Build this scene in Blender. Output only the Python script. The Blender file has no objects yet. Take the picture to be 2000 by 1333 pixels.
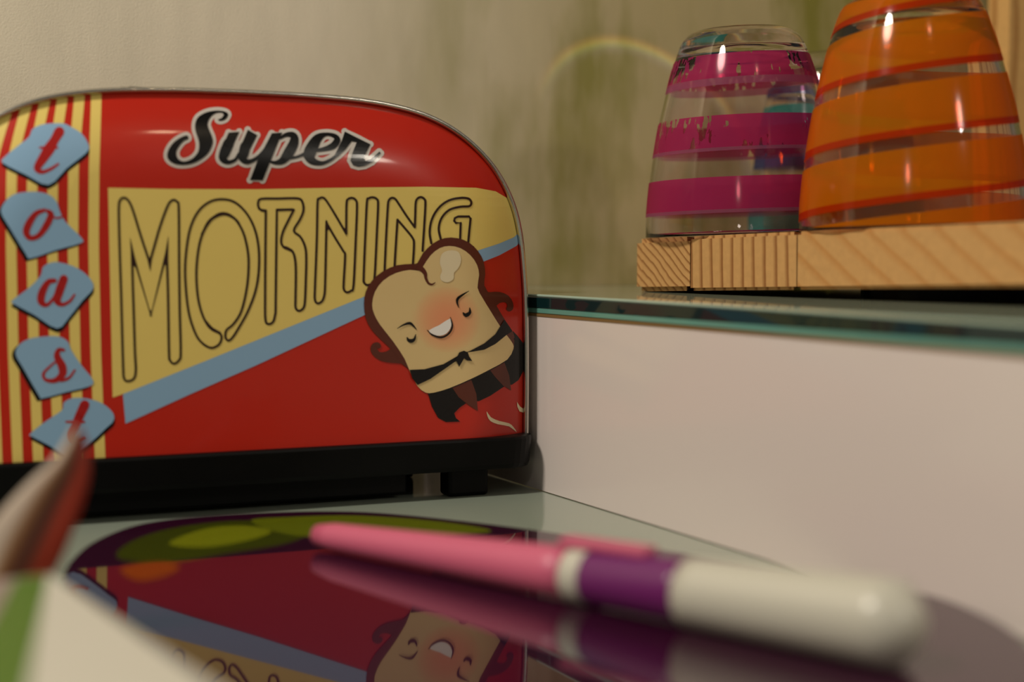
import bpy, bmesh, math, random
import numpy as np
from mathutils import Vector, Matrix
from mathutils.geometry import tessellate_polygon
random.seed(7)
C = bpy.context.scene.collection
PI = math.pi

# ------------------------------------------------------------------ camera
FPX, HOR, EYE = 3000.0, 485.0, 0.114
PITCH = math.atan((666.5 - HOR) / FPX)
cam_d = bpy.data.cameras.new('camera')
cam = bpy.data.objects.new('camera', cam_d); C.objects.link(cam)
cam.location = (0, 0, EYE); cam.rotation_euler = (PI/2 - PITCH, 0, 0)
cam_d.sensor_width = 36; cam_d.lens = 36 * FPX / 2000
cam_d.clip_start = 0.02
cam_d.dof.use_dof = True; cam_d.dof.focus_distance = 0.715; cam_d.dof.aperture_fstop = 4.3
bpy.context.scene.camera = cam

# ------------------------------------------------------------------ world, lights, exposure
sc = bpy.context.scene
sc.view_settings.view_transform = 'Standard'; sc.view_settings.look = 'None'
sc.view_settings.gamma = 1; sc.view_settings.use_curve_mapping = False
sc.view_settings.exposure = 0.38
w = bpy.data.worlds.new('world'); sc.world = w; w.use_nodes = True
w.node_tree.nodes['Background'].inputs[0].default_value = (1.0, 0.92, 0.80, 1)
w.node_tree.nodes['Background'].inputs[1].default_value = 0.11

def lamp(name, kind, loc, target, energy, color, **kw):
    d = bpy.data.lights.new(name, kind); d.energy = energy; d.color = color
    for k, v in kw.items(): setattr(d, k, v)
    o = bpy.data.objects.new(name, d); C.objects.link(o); o.location = loc
    o.rotation_euler = (Vector(target) - Vector(loc)).to_track_quat('-Z', 'Y').to_euler()
    return o
WARM = (1.0, 0.91, 0.77)
lamp('ceiling_lamp_light', 'AREA', (-0.85, -0.10, 1.30), (-0.1, 0.8, 0.1), 15.5, WARM, shape='DISK', size=0.30)
lamp('lamp_right_light', 'AREA', (0.97, -0.33, 0.75), (-0.05, 0.68, 0.16), 1.6, WARM, shape='DISK', size=0.11)
lamp('spot_light_small', 'POINT', (-0.21, -0.36, 0.47), (0, 0, 0), 1.3, (1.0, 0.90, 0.76), shadow_soft_size=0.04)
lamp('spot_light_low', 'POINT', (0.32, 0.0, 0.80), (0, 0, 0), 0.8, (1.0, 0.78, 0.5), shadow_soft_size=0.018)

# ------------------------------------------------------------------ helpers
cp, sp_ = math.cos(PITCH), math.sin(PITCH)
def ray(px, py):
    u = (px - 1000) / FPX; v = (666.5 - py) / FPX
    return Vector((u, cp + v*sp_, -sp_ + v*cp))
def on_z(px, py, z):
    r = ray(px, py); t = (z - EYE) / r.z
    return Vector((0, 0, EYE)) + r*t
def at_d(px, py, d):
    r = ray(px, py); t = d / r.y
    return Vector((0, 0, EYE)) + r*t

def lin(c):
    return tuple(((x/255)/12.92 if x/255 <= 0.04045 else ((x/255+0.055)/1.055)**2.4) for x in c)
def mat(name, rgb, rough=0.5, coat=0.0, metal=0.0, trans=0.0, ior=1.5, alpha=None, spec=0.5, scale=1.0):
    m = bpy.data.materials.new(name); m.use_nodes = True
    b = m.node_tree.nodes['Principled BSDF']
    c = tuple(min(1.0, x*scale) for x in lin(rgb))
    b.inputs['Base Color'].default_value = (*c, 1)
    b.inputs['Roughness'].default_value = rough; b.inputs['Metallic'].default_value = metal
    b.inputs['Coat Weight'].default_value = coat; b.inputs['Coat Roughness'].default_value = 0.08
    b.inputs['Transmission Weight'].default_value = trans; b.inputs['IOR'].default_value = ior
    b.inputs['Specular IOR Level'].default_value = spec
    return m
def NT(m):
    return m.node_tree.nodes, m.node_tree.links, m.node_tree.nodes['Principled BSDF']

def obj(name, bm, m, parent=None, smooth=False, kind=None):
    me = bpy.data.meshes.new(name)
    if smooth:
        for f in bm.faces: f.smooth = True
    bm.to_mesh(me); bm.free()
    for mm in (m if isinstance(m, (list, tuple)) else [m]): me.materials.append(mm)
    o = bpy.data.objects.new(name, me); C.objects.link(o)
    if parent: o.parent = parent
    if kind: o['kind'] = kind
    return o
def thing(name, label, cat, loc=(0, 0, 0), rotz=0, group=None, mtx=None):
    o = bpy.data.objects.new(name, None); C.objects.link(o)
    o.empty_display_size = 0.02
    if mtx is not None: o.matrix_world = mtx
    else: o.location = loc; o.rotation_euler = (0, 0, rotz)
    o['label'] = label; o['category'] = cat
    if group: o['group'] = group
    return o
def tag(o, label, cat, group=None):
    o['label'] = label; o['category'] = cat
    if group: o['group'] = group
    return o
def add_box(bm, lo, hi, bev=0.0, seg=2, mi=0):
    r = bmesh.ops.create_cube(bm, size=1.0)
    for v in r['verts']:
        v.co = Vector((lo[i] + (v.co[i]+0.5)*(hi[i]-lo[i]) for i in range(3)))
    if bev:
        es = list({e for v in r['verts'] for e in v.link_edges})
        bmesh.ops.bevel(bm, geom=es, offset=bev, segments=seg, profile=0.5, affect='EDGES')
    return r
def add_prism(bm, poly, z0, z1):
    """poly: list of (x, y); z0/z1 numbers or functions of (x, y)"""
    f0 = z0 if callable(z0) else (lambda x, y: z0)
    f1 = z1 if callable(z1) else (lambda x, y: z1)
    a = [bm.verts.new((x, y, f0(x, y))) for x, y in poly]
    b = [bm.verts.new((x, y, f1(x, y))) for x, y in poly]
    n = len(poly)
    for i in range(n):
        bm.faces.new((a[i], a[(i+1) % n], b[(i+1) % n], b[i]))
    bm.faces.new(b); bm.faces.new(a[::-1])
    bmesh.ops.recalc_face_normals(bm, faces=bm.faces[:])
def add_lathe(bm, prof, n=64, close=False):
    rings = []
    for r, z in prof:
        if r < 1e-6: rings.append([bm.verts.new((0, 0, z))])
        else: rings.append([bm.verts.new((r*math.cos(2*PI*k/n), r*math.sin(2*PI*k/n), z)) for k in range(n)])
    pairs = list(zip(rings, rings[1:])) + ([(rings[-1], rings[0])] if close else [])
    for A, B in pairs:
        for k in range(n):
            k2 = (k+1) % n
            if len(A) == 1 and len(B) == 1: continue
            if len(A) == 1: bm.faces.new((A[0], B[k2], B[k]))
            elif len(B) == 1: bm.faces.new((A[k], A[k2], B[0]))
            else: bm.faces.new((A[k], A[k2], B[k2], B[k]))
    bmesh.ops.recalc_face_normals(bm, faces=bm.faces[:])
def catmull(pts, closed=False, n=6):
    out = []; P = [np.array(p, float) for p in pts]; N = len(P)
    segs = N if closed else N-1
    for i in range(segs):
        p1, p2 = P[i], P[(i+1) % N]
        p0 = P[(i-1) % N] if closed or i > 0 else 2*p1-p2
        p3 = P[(i+2) % N] if closed or i+2 < N else 2*p2-p1
        for k in range(n):
            t = k/n
            out.append(0.5*((2*p1)+(-p0+p2)*t+(2*p0-5*p1+4*p2-p3)*t*t+(-p0+3*p1-3*p2+p3)*t**3))
    if not closed: out.append(P[-1])
    return [tuple(o) for o in out]

# frame directions on the worktop
A_P = 0.4591                              # the white upstand runs away to the left at this angle
PD = Vector((-math.sin(A_P), math.cos(A_P), 0))        # along the upstand, away from camera
WD = Vector((math.cos(A_P), math.sin(A_P), 0))         # along the back wall, to the right
P0 = Vector((0.0115, 0.7204, 0))                         # a point of the upstand foot
W0 = Vector((0.010, 0.870, 0))                         # a point of the wall foot
SH0, SH1 = 0.0835, 0.0924                              # glass shelf underside, top
K = P0 + PD * ((W0-P0).dot(PD))                        # corner of upstand and wall
def P2(v): return (v.x, v.y)

# ------------------------------------------------------------------ materials of the setting
def wall_mat():
    m = mat('limewashed_wallpaper', (205, 196, 172), 0.85, spec=0.2)
    n, l, b = NT(m)
    tc = n.new('ShaderNodeTexCoord')
    def noise(scale3, sc_, det, rough=0.55):
        mp = n.new('ShaderNodeMapping'); mp.inputs['Scale'].default_value = scale3
        l.new(tc.outputs['Object'], mp.inputs[0])
        t = n.new('ShaderNodeTexNoise'); t.inputs['Scale'].default_value = sc_
        t.inputs['Detail'].default_value = det; t.inputs['Roughness'].default_value = rough
        l.new(mp.outputs[0], t.inputs[0]); return t
    big = noise((1, 1, 0.35), 17.0, 4)
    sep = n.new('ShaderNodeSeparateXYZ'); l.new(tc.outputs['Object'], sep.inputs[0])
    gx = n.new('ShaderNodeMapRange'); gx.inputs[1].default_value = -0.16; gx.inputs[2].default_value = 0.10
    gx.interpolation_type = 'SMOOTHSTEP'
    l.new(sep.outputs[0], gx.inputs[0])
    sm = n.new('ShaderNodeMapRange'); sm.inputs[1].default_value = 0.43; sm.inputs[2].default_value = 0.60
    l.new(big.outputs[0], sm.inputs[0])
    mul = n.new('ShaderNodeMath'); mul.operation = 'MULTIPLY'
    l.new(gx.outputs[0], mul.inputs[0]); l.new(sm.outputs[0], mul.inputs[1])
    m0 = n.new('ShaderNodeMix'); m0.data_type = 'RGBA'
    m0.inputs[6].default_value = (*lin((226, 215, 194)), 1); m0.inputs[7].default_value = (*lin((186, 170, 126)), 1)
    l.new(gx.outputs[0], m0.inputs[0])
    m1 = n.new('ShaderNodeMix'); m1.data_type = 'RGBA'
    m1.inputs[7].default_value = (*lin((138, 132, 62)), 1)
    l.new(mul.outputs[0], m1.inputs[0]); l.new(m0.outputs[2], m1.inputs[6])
    fine = noise((1, 1, 0.25), 60, 5, 0.6)
    fm = n.new('ShaderNodeMapRange'); fm.inputs[3].default_value = 0.86; fm.inputs[4].default_value = 1.1
    l.new(fine.outputs[0], fm.inputs[0])
    vm = n.new('ShaderNodeVectorMath'); vm.operation = 'SCALE'
    l.new(m1.outputs[2], vm.inputs[0]); l.new(fm.outputs[0], vm.inputs['Scale'])
    l.new(vm.outputs[0], b.inputs['Base Color'])
    g = noise((1, 1, 1), 900, 2); bp = n.new('ShaderNodeBump')
    bp.inputs['Strength'].default_value = 0.25; bp.inputs['Distance'].default_value = 0.0006
    l.new(g.outputs[0], bp.inputs['Height']); l.new(bp.outputs[0], b.inputs['Normal'])
    return m
M_wall = wall_mat()
M_upstand = mat('gloss_white_laminate', (214, 203, 199), 0.16, spec=0.5)
M_counter = mat('back_painted_pale_glass', (150, 160, 146), 0.04, spec=0.5)
M_sealant = mat('brown_sealant', (120, 92, 52), 0.6)
def glass(name, rgb, ior=1.46, rough=0.0):
    return mat(name, rgb, rough, trans=1.0, ior=ior)
M_shelf = glass('green_float_glass', (205, 236, 226))
n, l, b = NT(M_shelf)
va = n.new('ShaderNodeVolumeAbsorption'); va.inputs['Color'].default_value = (0.10, 0.62, 0.58, 1); va.inputs['Density'].default_value = 14.0
l.new(va.outputs[0], n['Material Output'].inputs['Volume'])

# ------------------------------------------------------------------ setting
wl = bpy.data.objects.new('wall_back', bpy.data.meshes.new('wall_back')); 
bm = bmesh.new(); add_box(bm, (-1.2, 0, -0.2), (1.4, 0.04, 1.6)); bm.to_mesh(wl.data); bm.free()
wl.data.materials.append(M_wall); C.objects.link(wl)
wl.location = W0; wl.rotation_euler = (0, 0, A_P); wl['kind'] = 'structure'

bm = bmesh.new()
c1 = K; c2 = K - PD*1.35; c3 = c2 - WD*1.3; c4 = K - WD*1.3
add_prism(bm, [P2(c1), P2(c2), P2(c3), P2(c4)], -0.02, 0.0)
ct = obj('counter', bm, M_counter); ct['kind'] = 'structure'
ct.name = 'floor'

bm = bmesh.new()
q = [K + PD*0.0, K - PD*1.35, K - PD*1.35 + WD*0.018, K + WD*0.018]
add_prism(bm, [P2(v) for v in q], 0.0004, SH0-0.0014)
obj('wall_right', bm, M_upstand)['kind'] = 'structure'
bm = bmesh.new()
q = [K - WD*0.0003, K - PD*1.35 - WD*0.0003, K - PD*1.35 + WD*0.010, K + WD*0.010]
add_prism(bm, [P2(v) for v in q], SH0-0.0014, SH0-0.0001)
obj('trim_1', bm, M_sealant)['kind'] = 'structure'
bm = bmesh.new()
q = [K + WD*0.0185, K - PD*1.35 + WD*0.0185, K - PD*1.35 + WD*0.9, K + WD*0.9]
add_prism(bm, [P2(v) for v in q], SH0-0.06, SH0-0.02)
obj('trim_2', bm, mat('dark_cabinet_top', (112, 112, 98), 0.6))['kind'] = 'structure'
shelf = thing('glass_shelf', 'thick green-edged glass shelf on top of the white upstand', 'shelf', (K.x, K.y, 0), A_P)
def shelf_box(name, x0, x1, z0, z1, m, bev=0.0003):
    bm = bmesh.new(); add_box(bm, (x0, -1.33, z0), (x1, -0.0005, z1), bev, 1); return obj(name, bm, m, shelf)
shelf_box('slab', 0.0012, 0.88, SH0, SH1-0.00001, mat('pale_green_backed_glass', (164, 172, 150), 0.05, spec=0.5))
shelf_box('edge_top', 0.0, 0.0012, SH1-0.0012, SH1, mat('pale_glass_arris', (160, 182, 168), 0.1))
shelf_box('edge', -0.0002, 0.0012, SH0+0.0024, SH1-0.0012, mat('dark_teal_glass_edge', (16, 40, 42), 0.06, spec=0.6))
shelf_box('edge_bottom', 0.0, 0.0012, SH0, SH0+0.0024, mat('light_teal_glass_edge', (98, 150, 138), 0.1))

# ------------------------------------------------------------------ toaster
YAW = math.radians(23.5)
TO = Vector((0.0117, 0.7081, 0)) - 0.1353*Vector((math.cos(YAW), math.sin(YAW), 0))
MT = Matrix.Translation(TO) @ Matrix.Rotation(YAW, 4, 'Z'); MTi = MT.inverted()
toaster = thing('toaster', 'red and cream printed toaster with steel rim and black base on the counter', 'toaster', TO, YAW)

prof = [(0.0270, 0.1330), (0.055, 0.1332), (0.080, 0.1330), (0.100, 0.1322), (0.1225, 0.1297), (0.139, 0.1245),
        (0.154, 0.1148), (0.167, 0.0998), (0.1755, 0.0815), (0.1800, 0.0580), (0.1816, 0.0300)]
prof = [(z, hw*1.016) for z, hw in prof]
def half(prof):
    P = catmull(prof + [(0.1820, 0.0)], n=6)
    return P
HP = half(prof)                                    # (z, half width)
outer = [(hw, z) for z, hw in HP]
outer = outer + [(-x, z) for x, z in outer[:-1][::-1]]       # right bottom -> top -> left bottom
def inset(path, d):
    out = []; n = len(path)
    for i in range(n):
        a = Vector(path[max(0, i-1)]); c = Vector(path[min(n-1, i+1)])
        t = (c-a).normalized(); nn = Vector((-t.y, t.x))
        p = Vector(path[i]) + nn*d
        out.append((p.x, p.y))
    return out
panel_path = inset(outer, 0.0022)
PP = np.array(panel_path)
SEG_A, SEG_B = PP[:-1], PP[1:]
RB, DB = 0.036, 0.0110
def dist_contour(S, Z):
    p = np.stack([S, Z], -1)[:, None, :]
    ab = (SEG_B-SEG_A)[None]; ap = p - SEG_A[None]
    t = np.clip((ap*ab).sum(-1)/(ab*ab).sum(-1), 0, 1)
    q = SEG_A[None] + ab*t[..., None]
    d = np.sqrt(((p-q)**2).sum(-1)); i = d.argmin(1)
    r = np.arange(len(S)); qn = q[r, i]
    cr = ab[0, i, 0]*ap[r, i, 1] - ab[0, i, 1]*ap[r, i, 0]
    return d[r, i], qn, cr >= 0
def wback(d):
    return DB*np.clip(1-d/RB, 0, 1)**2.1
def surf(S, Z):
    S = np.array(S, float); Z = np.array(Z, float)
    D, Q, inside = dist_contour(S, Z)
    S = np.where(inside, S, Q[:, 0]); Z = np.where(inside, Z, Q[:, 1]); D = np.where(inside, D, 0)
    return S, Z, wback(D)
_o = np.array(MTi @ Vector((0, 0, EYE)))
_R = np.array(MTi.to_3x3())
def px_to_face(PX, PY):
    u = (PX-1000)/FPX; v = (666.5-PY)/FPX
    r = np.stack([u, cp+v*sp_, -sp_+v*cp], -1) @ _R.T
    Y = np.zeros(len(PX))
    for _ in range(25):
        t = (Y-_o[1])/r[:, 1]
        S = _o[0]+r[:, 0]*t; Z = _o[2]+r[:, 2]*t
        S2, Z2, W = surf(S, Z)
        Y = 0.5*Y + 0.5*W
    return S2, Z2, W

M_steel = mat('polished_steel', (205, 200, 190), 0.22, metal=1.0)
M_black = mat('black_plastic', (7, 7, 7), 0.42, spec=0.12)
def pm(name, rgb, sc_=1.0, rough=0.3):
    m = mat(name, rgb, rough, coat=0.2, scale=sc_, spec=0.3)
    nn, ll, bb = NT(m)
    tc = nn.new('ShaderNodeTexCoord'); t = nn.new('ShaderNodeTexNoise'); t.inputs['Scale'].default_value = 90
    t.inputs['Detail'].default_value = 4; ll.new(tc.outputs['Object'], t.inputs[0])
    mr = nn.new('ShaderNodeMapRange'); mr.inputs[3].default_value = rough-0.06; mr.inputs[4].default_value = rough+0.1
    ll.new(t.outputs[0], mr.inputs[0]); ll.new(mr.outputs[0], bb.inputs['Roughness'])
    return m
M_red = pm('red_enamel_print', (186, 34, 15))
M_yel = pm('cream_yellow_print', (226, 200, 110))
M_blu = pm('pale_blue_print', (136, 172, 204))
M_blk = pm('black_print', (9, 8, 8), rough=0.24)
M_blk.node_tree.nodes['Principled BSDF'].inputs['Specular IOR Level'].default_value = 0.2
M_lin = pm('dark_brown_line_print', (44, 20, 10))
M_pale = pm('grey_white_outline_print', (200, 192, 184))
M_letr = pm('letter_red_print', (166, 26, 24))
M_crust = pm('crust_brown_print', (88, 36, 20))
M_skin = pm('bread_cream_print', (216, 188, 132))
M_shine = pm('bread_highlight_print', (224, 208, 172))
M_white = pm('white_print', (236, 232, 226))
nn, ll, bb = NT(M_skin)
at = nn.new('ShaderNodeAttribute'); at.attribute_name = 'ink'
ll.new(at.outputs['Color'], bb.inputs['Base Color'])

# panel base
bm = bmesh.new()
us = [math.sin(PI/2*t) for t in np.linspace(-1, 1, 91)]
rows = []
right = PP[:len(HP)]
zs = list(np.linspace(0.027, 0.15, 40)) + [0.15 + (right[-1][1]-0.15)*math.sin(PI/2*t) for t in np.linspace(0, 1, 34)[1:]]
for z in zs:
    hw = float(np.interp(z, right[:, 1], right[:, 0]))
    S, Z, W = surf([u*hw*0.99999 for u in us], [z]*len(us))
    rows.append([bm.verts.new((s, wv, zz)) for s, zz, wv in zip(S, Z, W)])
for A, B in zip(rows, rows[1:]):
    for i in range(len(us)-1): bm.faces.new((A[i], A[i+1], B[i+1], B[i]))
bmesh.ops.remove_doubles(bm, verts=bm.verts[:], dist=1e-7)
bmesh.ops.dissolve_degenerate(bm, edges=bm.edges[:], dist=1e-8)
panel = obj('front_panel', bm, M_red, toaster, smooth=True)
panel['label'] = 'glossy red printed steel front'

# print builder: shapes in picture coordinates of the artwork, cut fine and laid on the curved panel
class Print:
    def __init__(s): s.bm = bmesh.new(); s.k = 0; s.mats = []
    def mi(s, m):
        if m not in s.mats: s.mats.append(m)
        return s.mats.index(m)
    def poly(s, pts, m, layer):
        s.k += 1; z = layer + s.k*0.0012
        tris = tessellate_polygon([[Vector((x, y, 0)) for x, y in pts]])
        vs = [s.bm.verts.new((x, y, z)) for x, y in pts]
        for t in tris:
            try: f = s.bm.faces.new([vs[i] for i in t]); f.material_index = s.mi(m)
            except ValueError: pass
    def stroke(s, pts, m, layer, closed=False, n=5, grow=0.0, smooth=True):
        """pts: (x, y, width)"""
        P = catmull(pts, closed, n) if smooth else list(pts)
        N = len(P); L = []; R = []; s.k += 1
        for i, (x, y, wd) in enumerate(P):
            a = P[(i-1) % N] if closed or i else P[i]
            c = P[(i+1) % N] if closed or i < N-1 else P[i]
            tx, ty = c[0]-a[0], c[1]-a[1]; q = math.hypot(tx, ty) or 1
            nx, ny = -ty/q, tx/q; h = max(0.2, (wd+grow)/2)
            z = layer + s.k*0.0012 + i*0.0002
            L.append((x+nx*h, y+ny*h, z)); R.append((x-nx*h, y-ny*h, z))
        mi = s.mi(m)
        for i in range(N if closed else N-1):
            j = (i+1) % N
            zz = L[i][2]
            q4 = [L[i], L[j], R[j], R[i]]
            vs = [s.bm.verts.new((p[0], p[1], zz)) for p in q4]
            try: s.bm.faces.new(vs).material_index = mi
            except ValueError: pass
        # round joints at every given knot so that corners close
        knots = list(pts) if closed else list(pts)
        for kx, ky, kw in knots:
            h = max(0.2, (kw+grow)/2)*0.995; s.k += 1
            c = [(kx+h*math.cos(2*PI*q/10), ky+h*math.sin(2*PI*q/10), layer+s.k*0.0012) for q in range(10)]
            s.bm.faces.new([s.bm.verts.new(v) for v in c]).material_index = mi
    def build(s, name, parent, label=None, cuts=None, ink=None, tox=px_to_face):
        bm = s.bm
        bmesh.ops.triangulate(bm, faces=bm.faces[:])
        xs = [v.co.x for v in bm.verts]; ys = [v.co.y for v in bm.verts]
        x0, x1, y0, y1 = min(xs), max(xs), min(ys), max(ys)
        cx, cy = cuts or (list(range(-80, 150, 9)) + list(range(730, 866, 9)) + list(range(866, 1040, 5)), list(range(176, 340, 7)))
        for c in cx:
            if x0 < c < x1:
                bmesh.ops.bisect_plane(bm, geom=bm.verts[:]+bm.edges[:]+bm.faces[:], plane_co=(c, 0, 0), plane_no=(1, 0, 0), dist=1e-6)
        for c in cy:
            if y0 < c < y1:
                bmesh.ops.bisect_plane(bm, geom=bm.verts[:]+bm.edges[:]+bm.faces[:], plane_co=(0, c, 0), plane_no=(0, 1, 0), dist=1e-6)
        bmesh.ops.triangulate(bm, faces=[f for f in bm.faces if len(f.verts) > 3])
        vs = bm.verts[:]
        PX = np.array([v.co.x for v in vs]); PY = np.array([v.co.y for v in vs]); LY = np.array([v.co.z for v in vs])
        S, Z, W = tox(PX, PY)
        if ink:
            cols = [ink(x, y) for x, y in zip(PX, PY)]
        for i, v in enumerate(vs):
            v.co = (S[i], W[i]-LY[i]*0.00006-0.00003, Z[i])
        bm.normal_update()
        for f in bm.faces:
            if f.normal.y > 0: f.normal_flip()
            f.smooth = False
        o = obj(name, bm, s.mats, parent)
        if ink:
            ca = o.data.color_attributes.new('ink', 'FLOAT_COLOR', 'POINT')
            for i, c in enumerate(cols): ca.data[i].color = (*c, 1)
        if label: o['label'] = label
        return o
def zc(x0, y0, k): return lambda pts: [(x0+p[0]/k, y0+p[1]/k, *[q/k for q in p[2:]]) for p in pts]
ZA, ZB, ZC, ZD, ZE, ZF = zc(0, 150, 3.332), zc(0, 500, 3.1), zc(300, 150, 4), zc(200, 350, 3.1), zc(600, 350, 4.348), zc(680, 450, 3.25)

# stripes
pr = Print()
def sx(y): return float(np.interp(y, [150, 200, 330, 480, 693, 890, 930], [178, 177.5, 173.5, 172.5, 177, 185, 187]))
for k in range(8):
    Lp, Rp = [], []
    for y in list(range(172, 330, 12)) + list(range(330, 900, 40)) + [896, 912]:
        sh = k*5.2*min(1.35, max(0, (335-y)/110))**1.3
        x = sx(y) - 40.3*k + sh
        Lp.append((x, y)); Rp.append((x+20.5, y))
    pr.poly(Lp + Rp[::-1], M_yel, 1)
pr.build('printed_stripes', panel, 'cream-yellow vertical stripes')

# banner
pr = Print()
up = [(243, 769), (400, 706), (560, 641), (708, 581), (860, 520), (935, 489), (975, 476), (1003, 464), (1014, 455), (1024, 440)]
pr.poly([(211, 367), (330, 369.5), (500, 370), (600, 368), (700, 366.5), (830, 365), (930, 367), (968, 374), (990, 387), (1004, 405), (1018, 424)]
        + up[::-1] + [(220, 777)], M_yel, 1)
lo = [(1028, 452), (1019, 470), (1008, 481), (975, 499), (945, 511), (860, 549), (709, 617), (500, 714), (370, 771), (245, 828)]
pr.poly([(240, 771)] + up + lo, M_blu, 2.2)
pr.build('printed_banner', panel, 'yellow wedge banner edged with a pale blue band')

# MORNING
pr = Print(); LW = 14
def outl(Z, pts, closed=True, w_=LW):
    pr.stroke(Z([(x, y, w_) for x, y in pts]), M_lin, 4, closed, n=4)
def sharp(Z, pts, w_=LW):
    pr.stroke(Z([(x, y, w_) for x, y in pts]), M_lin, 4, False, smooth=False)
outl(ZD, [(178, 440), (182, 620), (188, 800), (196, 1050), (201, 1160), (188, 1210), (150, 1224), (130, 1205), (124, 1130), (112, 700), (101, 350),
          (98, 170), (108, 125), (130, 113), (156, 130), (184, 190), (235, 355), (285, 505)], False)
outl(ZD, [(285, 505), (315, 400), (350, 280), (395, 160), (425, 127), (450, 137), (461, 180), (463, 500), (467, 800), (473, 1050), (462, 1098), (432, 1118),
          (408, 1097), (402, 1050), (396, 700), (388, 440)], False)
sharp(ZD, [(388, 440), (292, 825), (178, 440)])
pr.poly([p[:2] for p in ZD([(166, 350), (178, 400), (210, 540), (176, 520)])], M_lin, 4)
pr.poly([p[:2] for p in ZD([(398, 340), (396, 520), (366, 520), (384, 420)])], M_lin, 4)
pr.poly([p[:2] for p in ZD([(268, 470), (287, 500), (300, 470), (288, 560)])], M_lin, 4)
pr.poly([p[:2] for p in ZD([(272, 770), (292, 800), (308, 770), (292, 835)])], M_lin, 4)
outl(ZD, [(715, 940), (719, 972), (700, 1006), (655, 1022), (600, 990), (560, 930), (520, 800), (500, 600), (505, 450), (530, 300), (580, 195), (650, 137),
          (725, 122), (800, 140), (870, 205), (920, 300), (945, 420), (945, 560), (925, 680), (880, 800), (825, 900), (788, 958), (762, 978), (744, 958),
          (750, 915), (792, 878), (840, 800), (873, 660), (884, 530), (878, 430), (850, 320), (800, 240), (740, 207), (680, 225), (620, 300), (585, 400),
          (568, 550), (575, 700), (600, 810), (640, 890), (680, 918)])
pr.stroke(ZD([(600, 335, 12), (650, 250, 17), (735, 210, 20), (810, 248, 14), (845, 310, 11)]), M_lin, 4)
pr.stroke(ZD([(625, 860, 12), (660, 905, 20), (710, 932, 16)]), M_lin, 4)
outl(ZD, [(988, 190), (965, 190), (945, 172), (942, 142), (960, 120), (1060, 118), (1180, 117), (1209, 138), (1216, 190), (1195, 245), (1158, 312),
          (1198, 350), (1226, 410), (1233, 480), (1230, 620), (1225, 740), (1215, 782), (1190, 798), (1169, 780), (1168, 720), (1170, 560), (1164, 480), (1145, 432),
          (1100, 415), (1081, 380), (1092, 320), (1125, 250), (1158, 186)], False)
sharp(ZD, [(1158, 186), (1055, 186), (1052, 400), (1047, 810)])
outl(ZD, [(1047, 810), (1034, 862), (1006, 878), (986, 852), (984, 700), (986, 400), (988, 190)], False)
pr.stroke(ZD([(1090, 408, 12), (1120, 420, 19), (1145, 436, 12)]), M_lin, 4)
pr.stroke(ZD([(945, 180, 10), (970, 190, 17), (990, 190, 12)]), M_lin, 4)
pr.stroke(ZD([(1058, 187, 16), (1150, 184, 14)]), M_lin, 4)
EW = 19
outl(ZE, [(162, 360), (157, 600), (150, 900), (143, 990), (122, 1040), (85, 1055), (63, 1020), (65, 900), (80, 500), (86, 200), (100, 167), (130, 157), (162, 185), (240, 310), (330, 465)], False, EW)
outl(ZE, [(330, 465), (330, 330), (333, 200), (346, 170), (380, 160), (412, 180), (421, 240), (411, 500), (392, 900), (370, 948), (335, 962), (309, 935), (309, 860), (320, 650), (305, 612), (230, 490), (162, 370)], False, EW)
pr.poly([p[:2] for p in ZE([(156, 340), (190, 420), (168, 440)])], M_lin, 4)
pr.poly([p[:2] for p in ZE([(300, 410), (330, 420), (332, 492)])], M_lin, 4)
outl(ZE, [(510, 900), (482, 880), (478, 830), (490, 520), (505, 200), (520, 165), (555, 155), (590, 170), (600, 215), (590, 450), (570, 840), (550, 885)], True, EW)
outl(ZE, [(655, 785), (668, 500), (682, 250), (690, 185), (715, 160), (745, 168), (772, 205), (840, 310), (912, 410)], False, EW)
outl(ZE, [(912, 410), (916, 300), (920, 200), (936, 165), (965, 153), (993, 170), (1002, 210), (992, 400), (978, 610)], False, EW)
outl(ZE, [(740, 745), (752, 540), (765, 345)], False, EW)
outl(ZE, [(765, 345), (830, 420), (893, 500), (905, 560), (895, 735)], False, EW)
outl(ZE, [(1052, 545), (1038, 450), (1058, 340), (1115, 245), (1200, 182), (1300, 160), (1370, 167), (1392, 200), (1375, 230), (1300, 235), (1205, 262), (1140, 330), (1115, 420), (1132, 510)], False, EW)
sharp(ZE, [(1365, 550), (1376, 430), (1386, 335), (1372, 318), (1280, 318), (1252, 332), (1246, 355), (1262, 373), (1302, 373), (1296, 525)], EW)
pr.build('printed_lettering', panel, 'outlined capital word MORNING in dark brown', cuts=(list(range(730, 940, 9)), []))

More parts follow.
